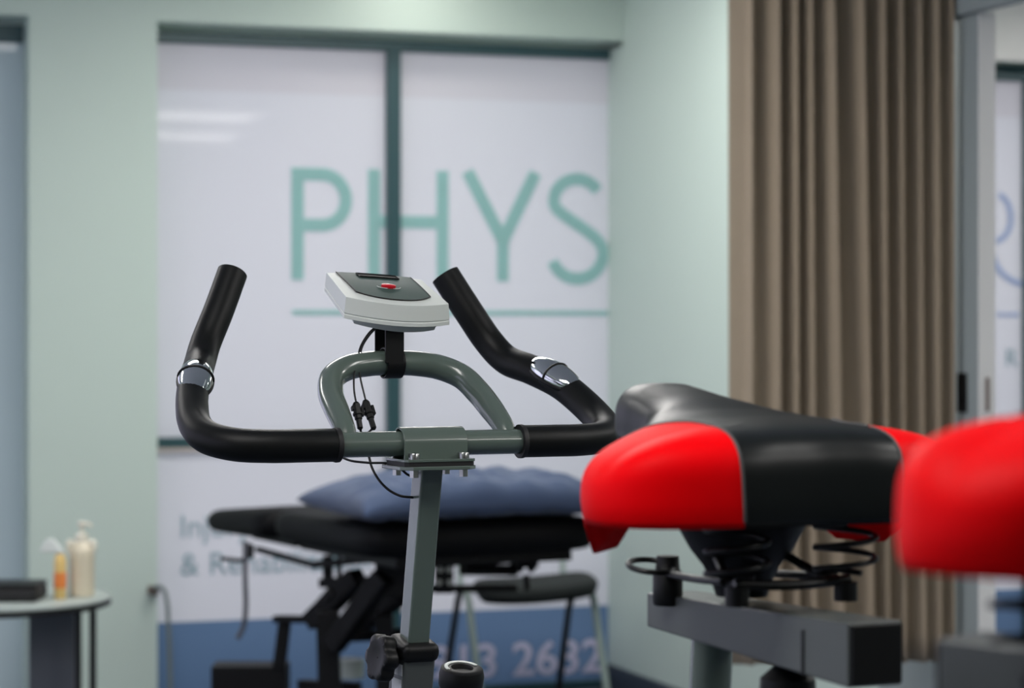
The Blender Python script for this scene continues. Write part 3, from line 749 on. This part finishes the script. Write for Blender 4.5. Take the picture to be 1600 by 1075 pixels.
# ------------------------------------------------------------------ treatment couch
N0 = Vector((-.361, 6.2, FLOOR)); BA = math.atan2(.46, .888)
bed = thing('treatment_couch', 'black treatment couch with lifting frame in front of the shop window', 'treatment couch', N0, BA)
IB = inv_of(bed)
def bq(q, y, z): return Vector((q, y, z-FLOOR))
def slab(x0, x1, y0, y1, zb, zt, name, parent, m='bedvinyl', rad=.03, nx=16, ny=18):
    # zb, zt: functions of y (0..1); rounded pad
    def se(v): return math.copysign(1, v)*(1-abs(1-abs(v))**2.2) if False else v
    vs = []; mb = MB(); xm, ym = (x0+x1)/2, (y0+y1)/2; hx, hy = (x1-x0)/2, (y1-y0)/2
    K = 8; n = 64
    def outl(i):
        a = 2*PI*i/n; c, s = math.cos(a), math.sin(a); e = 2/9
        return math.copysign(abs(c)**e, c), math.copysign(abs(s)**e, s)
    rings = []
    for j in range(K+1):
        q = j/K*PI; kr = rad*(1-math.sin(q)); w = (1+math.cos(q))/2
        ring = []
        for i in range(n):
            cx, cy = outl(i); x = xm+cx*(hx-kr); y = ym+cy*(hy-kr); f = (y-y0)/(y1-y0)
            ring.append(bq(x, y, zb(f)+(zt(f)-zb(f))*w))
        rings.append(ring)
    top = [bq(xm+(outl(i)[0])*(hx-rad)*.5, ym+outl(i)[1]*(hy-rad)*.5, zt((outl(i)[1]*(hy-rad)*.5+hy)/(2*hy))+.004) for i in range(n)]
    rings = [top]+rings
    V = [p for r in rings for p in r]
    fs = [(j*n+i, j*n+(i+1) % n, (j+1)*n+(i+1) % n, (j+1)*n+i) for j in range(len(rings)-1) for i in range(n)]
    fs += [tuple(range(n)), tuple(reversed([(len(rings)-1)*n+i for i in range(n)]))]
    return MB().add(V, fs).build(name, m, parent, angle=60)
slab(0, .70, 0, .74, lambda f: .612, lambda f: .698-.004*f, 'seat_cushion', bed)
hs = slab(.0, .70, .755, 1.275, lambda f: .607-.012*f, lambda f: .692-.028*f-.012*f**6, 'head_cushion', bed)
def wp(px, py, d): return P(px, py, d)
def wt(pts, r, name, m='bedframe', n=12, sub=0, parent=bed):
    return MB().tube([P(*p) for p in pts], r, n, sub=sub).build(name, m, parent, inv=IB)
def beam(p, q, w, h, name, m='bedframe', parent=bed):           # square section bar between two measured points
    p, q = P(*p), P(*q); d = q-p; R = rot_to(d)
    return MB().box((p+q)/2, (w, h, d.length), R).build(name, m, parent, inv=IB, smooth=False, bevel=.003)
# tops under the pads
MB().box(bq(.35, .37, .598), (.52, .66, .03)).build('top_frame', 'bedframe', bed, smooth=False, bevel=.004)
MB().box(bq(.35, .98, .588), (.46, .34, .022)).build('head_frame', 'bedframe', bed, smooth=False, bevel=.004)
beam((402, 858, 7.0), (494, 884, 6.72), .016, .016, 'tilt_bar'); beam((494, 882, 6.72), (600, 872, 6.5), .02, .02, 'tilt_bar')
wt([(345, 873, 6.95), (385, 873, 6.92), (392, 855, 6.92)], .006, 'release_lever', sub=4)
wt([(384, 846, 6.9), (383, 900, 6.88), (384, 950, 6.88), (380, 980, 6.88), (371, 998, 6.87)], .0075, 'strap', 'strap', sub=5)
beam((388, 850, 6.93), (388, 872, 6.93), .03, .03, 'strap_bracket')
beam((512, 868, 6.7), (513, 915, 6.7), .028, .028, 'upright'); beam((530, 868, 6.75), (530, 912, 6.75), .014, .014, 'upright')
beam((503, 911, 6.7), (600, 907, 6.55), .03, .026, 'link_bar')
beam((612, 872, 6.45), (612, 930, 6.45), .085, .07, 'lift_head'); beam((690, 868, 6.4), (690, 880, 6.4), .2, .04, 'lift_plate')
beam((560, 900, 6.6), (488, 972, 6.7), .06, .05, 'lift_arm'); beam((523, 922, 6.62), (486, 965, 6.7), .03, .03, 'lift_arm')
beam((632, 925, 6.5), (548, 988, 6.65), .05, .045, 'lift_arm'); beam((600, 900, 6.4), (520, 1010, 6.5), .05, .05, 'lift_arm')
beam((430, 967, 6.75), (560, 969, 6.6), .03, .02, 'lower_link'); beam((530, 995, 6.6), (640, 990, 6.5), .03, .03, 'lower_link')
beam((446, 965, 6.75), (436, 1045, 6.75), .036, .036, 'base_leg')
beam((512, 955, 6.55), (516, 1105, 6.55), .064, .06, 'column')
beam((600, 960, 6.5), (604, 1105, 6.5), .05, .05, 'column')
beam((392, 1037, 6.8), (392, 1090, 6.8), .21, .12, 'motor_box'); beam((470, 1070, 6.75), (560, 1075, 6.6), .03, .03, 'base_bar')
MB().box(bq(.12, .62, FLOOR+.075), (.08, 1.1, .05)).build('base_rail', 'bedframe', bed, smooth=False, bevel=.004)
MB().box(bq(.58, .62, FLOOR+.075), (.08, 1.1, .05)).build('base_rail', 'bedframe', bed, smooth=False, bevel=.004)
for y in (.12, 1.1):
    MB().box(bq(.35, y, FLOOR+.075), (.5, .06, .045)).build('base_crossbar', 'bedframe', bed, smooth=False, bevel=.004)
for x in (.12, .58):
    for y in (.12, 1.1):
        MB().lathe([(.024, -.014), (.026, -.01), (.026, .01), (.024, .014)], bq(x, y, FLOOR+.026), rot_to((1, 0, 0)), 24).build('castor', 'rubber', bed)
wt([(722, 890, 6.5), (806, 891, 6.6)], .016, 'cross_tube'); beam((802, 872, 6.6), (836, 872, 6.63), .05, .05, 'bracket')
for x in (812, 830): wt([(x, 888, 6.55), (x, 888, 6.62)], .012, 'locking_knob')
wt([(822, 898, 6.6), (824, 922, 6.6)], .009, 'locking_pin')
for x, y in ((688, 890), (702, 890), (686, 910), (703, 910)): wt([(x, y, 6.36), (x, y, 6.42)], .008, 'bolt', 'steel')
beam((694, 878, 6.45), (694, 926, 6.45), .05, .05, 'bracket'); beam((660, 920, 6.45), (806, 919, 6.6), .02, .02, 'cross_bar')
wt([(545, 1030, 6.8), (545, 1058, 6.8)], .045, 'motor_cap', 'tabletop', 20)

# pillow
def pillow():
    L_, Wd, Tk = .415, .235, .062
    qc, yc, zc = .372, .180, .757
    o = thing('x', None, None); bpy.data.objects.remove(o)
    def f(u, v, top):
        x = -1+2*u; y = -1+2*v
        pin = 1-.055*(1-x*x)*0-.0
        X = x*L_*(1-.07*(1-abs(x))*0)*(1-.045*(1-(y*y)))if False else x*L_*(1-.05*(1-y*y)*abs(x)**3); Y = y*Wd*(1-.08*(1-x*x)*abs(y)**3)
        prof = max(0, (1-abs(x)**3.2))**.42*max(0, (1-abs(y)**2.6))**.42
        nz = noise.noise(Vector((X*7+3, Y*9, top*5.0)))*.012+(abs(noise.noise(Vector((X*13+1+Y*9, Y*8-X*4, 2.0))))-.2)*.030+noise.noise(Vector((X*24, Y*16+X*10, 9.0)))*.006
        edge = max(0, 1-abs(x))*max(0, 1-abs(y)); nz *= min(1, edge*6)
        Z = (prof*Tk*(1.12 if top > 0 else .85)+nz)*top
        # droop of the ends
        zz = zc+Z-.012*abs(x)**4-(.045*x**3 if x > 0 else 0)
        if yc+Y > -.005: zz = max(zz, .7045)
        else: zz -= .35*min(.06, -.005-yc-Y)
        return bq(qc+X, yc+Y, zz)
    mb = MB(); mb.grid(lambda u, v: f(u, v, 1), 70, 40); mb.grid(lambda u, v: f(u, v, -1), 70, 40)
    bm = bmesh.new(); vv = [bm.verts.new(v) for v in mb.v]
    for q in mb.f: bm.faces.new([vv[i] for i in q])
    bmesh.ops.remove_doubles(bm, verts=bm.verts, dist=1e-4); bm.verts.index_update()
    m2 = MB(); m2.v = [v.co.copy() for v in bm.verts]; m2.f = [tuple(v.index for v in q.verts) for q in bm.faces]; bm.free()
    o = m2.build('pillow', 'pillow', angle=180); o.location = N0; o.rotation_euler = (0, 0, BA)
    return tag(o, 'slate blue crumpled pillow lying across the end of the black couch', 'pillow')
pillow()

# ------------------------------------------------------------------ chair by the window
cc = P(836, 920, 7.72); cc.z = FLOOR
ch = thing('side_chair', 'charcoal seated metal chair standing behind the couch by the shop window', 'chair', cc, math.radians(6))
IC = inv_of(ch)
def seat_fn(u, v):
    x = -.195+.39*u; y = -.19+.38*v
    return None
mb = MB(); n = 48; rings = []
for kr, z in ((.5, .412), (.90, .412), (.97, .407), (1.0, .396), (.985, .378), (.93, .362), (.5, .352)):
    ring = []
    for i in range(n):
        a = 2*PI*i/n; c, s = math.cos(a), math.sin(a); e = 2/4.5
        x = math.copysign(abs(c)**e, c)*.192*kr; y = math.copysign(abs(s)**e, s)*.19*kr
        ring.append(Vector((x, y, z-FLOOR+.012*(x/.19)-.010*(1-(x/.19)**2))))
    rings += ring
mb.add(rings, [(j*n+i, j*n+(i+1) % n, (j+1)*n+(i+1) % n, (j+1)*n+i) for j in range(6) for i in range(n)]+[tuple(range(n)), tuple(reversed(range(6*n, 7*n)))])
mb.build('seat', 'seatcloth', ch, angle=60)
def leg(pts, m):
    pts = [P(*p) for p in pts]; pts[-1].z = FLOOR
    return MB().tube(pts, .0115, 12).build('leg', m, ch, inv=IC)
leg([(728, 922, 7.62), (733, 945, 7.6), (757, 1124, 7.55)], 'chairmetal'); leg([(722, 918, 7.82), (716, 935, 7.84), (688, 1110, 7.9)], 'tableblack')  # black legs: dark reflections in the same metal put into the colour
leg([(925, 925, 7.66), (929, 945, 7.65), (957, 1124, 7.6)], 'chairmetal'); leg([(896, 925, 7.84), (889, 950, 7.86), (868, 1110, 7.92)], 'tableblack')
for x, y in ((719, 915), (880, 915)):
    MB().tube([P(x, y, 7.9), P(x-1, 870, 7.93), P(x-2, 790, 7.98)], .010, 12).build('back_upright', 'chairmetal', ch, inv=IC)
MB().tube([P(722, 918, 7.82), P(728, 922, 7.62), P(925, 925, 7.66), P(896, 925, 7.84)], .010, 12).build('seat_rail', 'chairmetal', ch, inv=IC)
p, q = P(712, 810, 7.95), P(888, 810, 8.0)
MB().box((p+q)/2, ((q-p).length, .03, .13), Matrix.Rotation(math.radians(16), 3, 'Z')).build('backrest', 'seatcloth', ch, inv=IC, bevel=.012)

# ------------------------------------------------------------------ side table with bottles
TX, TY, TZ = -1.462, 6.8, .455
tb = thing('side_table', 'round pale grey side table with black edge against the mint pier', 'table', (TX, TY, FLOOR))
def tl(x, y, z): return Vector((x, y, z-FLOOR))
MB().lathe([(.322, TZ-.010), (.330, TZ-.008), (.330, TZ-.001), (.327, TZ)], (0, 0, -FLOOR), None, 96).build('tabletop', 'tabletop', tb)
MB().lathe([(.325, TZ-.026), (.3305, TZ-.024), (.3305, TZ-.0095), (.32, TZ-.0095)], (0, 0, -FLOOR), None, 96).build('edge_band', 'tableblack', tb)
for px, d in ((122, 6.82), (145, 6.84)):
    p = P(px, 1000, d); MB().tube([tl(p.x-TX, p.y-TY, FLOOR), tl(p.x-TX, p.y-TY, TZ-.02)], .010, 14).build('leg', 'tableblack', tb)
for x, y in ((-.22, -.12), (-.22, .12)): MB().tube([tl(x, y, FLOOR), tl(x, y, TZ-.02)], .010, 14).build('leg', 'tableblack', tb)
p0, p1 = P(46, 1000, 6.95), P(116, 1000, 6.95)
MB().box(tl((p0.x+p1.x)/2-TX, .15, (FLOOR+TZ-.03)/2), (p1.x-p0.x, .02, TZ-.03-FLOOR)).build('support_panel', 'tablepanel', tb, smooth=False, bevel=.003)
bz = TZ
def on_table(px, d): v = P(px, 930, d); return Vector((v.x, v.y, bz))
# pump bottle
c = on_table(128, 6.80)
o = thing('pump_bottle', 'cream pump bottle on the round side table, right of the orange bottle', 'bottle', c)
MB().lathe([(.030, 0), (.0345, .004), (.0355, .02), (.0350, .10), (.0365, .125), (.0330, .138), (.0200, .152), (.0150, .156)], (0, 0, 0), None, 32).build('bottle_body', 'cream', o)
MB().lathe([(.0185, .150), (.0185, .172), (.015, .176), (.006, .178), (.006, .196), (.011, .198), (.012, .208), (.006, .211)], (0, 0, 0), None, 24).build('pump', 'creamlight', o)
MB().tube([(0, 0, .203), (.016, -.008, .205), (.03, -.014, .199)], .005, 10, sub=4).build('nozzle', 'creamlight', o)
for s in (-1, 1):
    MB().tube([(s*.020, -.005, .150), (s*.034, -.008, .154), (s*.036, -.008, .136), (s*.030, -.008, .122)], .0075, 10, sub=5).build('handle', 'creamlight', o)
# spray bottle
c = on_table(94, 6.74)
o = thing('spray_bottle', 'narrow yellow and orange bottle with white trigger head on the side table', 'bottle', c)
MB().lathe([(.015, 0), (.017, .003), (.017, .105), (.014, .118), (.0095, .126)], (0, 0, 0), None, 28).build('bottle_body', 'yellowbottle', o)
MB().lathe([(.0173, .030), (.0176, .032), (.0176, .072), (.0173, .074)], (0, 0, 0), None, 28).build('bottle_label', 'orangelabel', o)
MB().hexa([Vector((-.058, -.012, .130)), Vector((.016, -.012, .126)), Vector((.016, .012, .126)), Vector((-.058, .012, .130))], [Vector((-.040, -.008, .166)), Vector((-.018, -.008, .168)), Vector((-.018, .008, .168)), Vector((-.040, .008, .166))]).build('trigger_head', 'housing', o, bevel=.005)
# black case
c = on_table(30, 6.72)
o = thing('case', 'flat black case lying on the round side table', 'case', c)
MB().box((-.03, 0, .020), (.19, .16, .040)).build('case_body', 'rubber', o, bevel=.012)
MB().box((-.03, 0, .044), (.188, .158, .010)).build('case_lid', 'blackplastic', o, bevel=.004)

# cord hanging at the pier
c0 = P(240, 918, 7.80)
cord = thing('power_cord', 'thin grey cord hanging from a brown clip at the edge of the pier', 'cord', (c0.x, c0.y, FLOOR))
IX = inv_of(cord)
MB().tube([P(*p) for p in ((239, 921, 7.80), (247, 917, 7.78), (256, 922, 7.76), (261, 940, 7.75), (263, 975, 7.74), (265, 1020, 7.74), (266, 1075, 7.74), (267, 1118, 7.74))], .0075, 12, sub=6).build('cable', 'cable', cord, inv=IX)
MB().box(P(239, 922, 7.82), (.03, .05, .028), Matrix.Rotation(RA, 3, 'Z')).build('clip', 'brown', cord, inv=IX, bevel=.004)

# ------------------------------------------------------------------ daylight, camera, colour
w = bpy.data.worlds.new('World'); bpy.context.scene.world = w; w.use_nodes = True
bg = w.node_tree.nodes['Background']; bg.inputs['Color'].default_value = (.88, .89, 1.0, 1); bg.inputs['Strength'].default_value = 2.2
cam = bpy.data.cameras.new('camera'); co = bpy.data.objects.new('camera', cam); C.objects.link(co)
co.location = (0, 0, CAMZ); co.rotation_euler = (PI/2, 0, 0)
cam.lens = 85; cam.sensor_width = 36; cam.sensor_fit = 'HORIZONTAL'
cam.shift_y = -(537.5-HZ)/1600
cam.dof.use_dof = True; cam.dof.focus_distance = 2.74; cam.dof.aperture_fstop = 6.0
cam.clip_start = .05
bpy.context.scene.camera = co
vs = bpy.context.scene.view_settings
vs.view_transform = 'Standard'; vs.look = 'None'; vs.exposure = 0; vs.gamma = 1
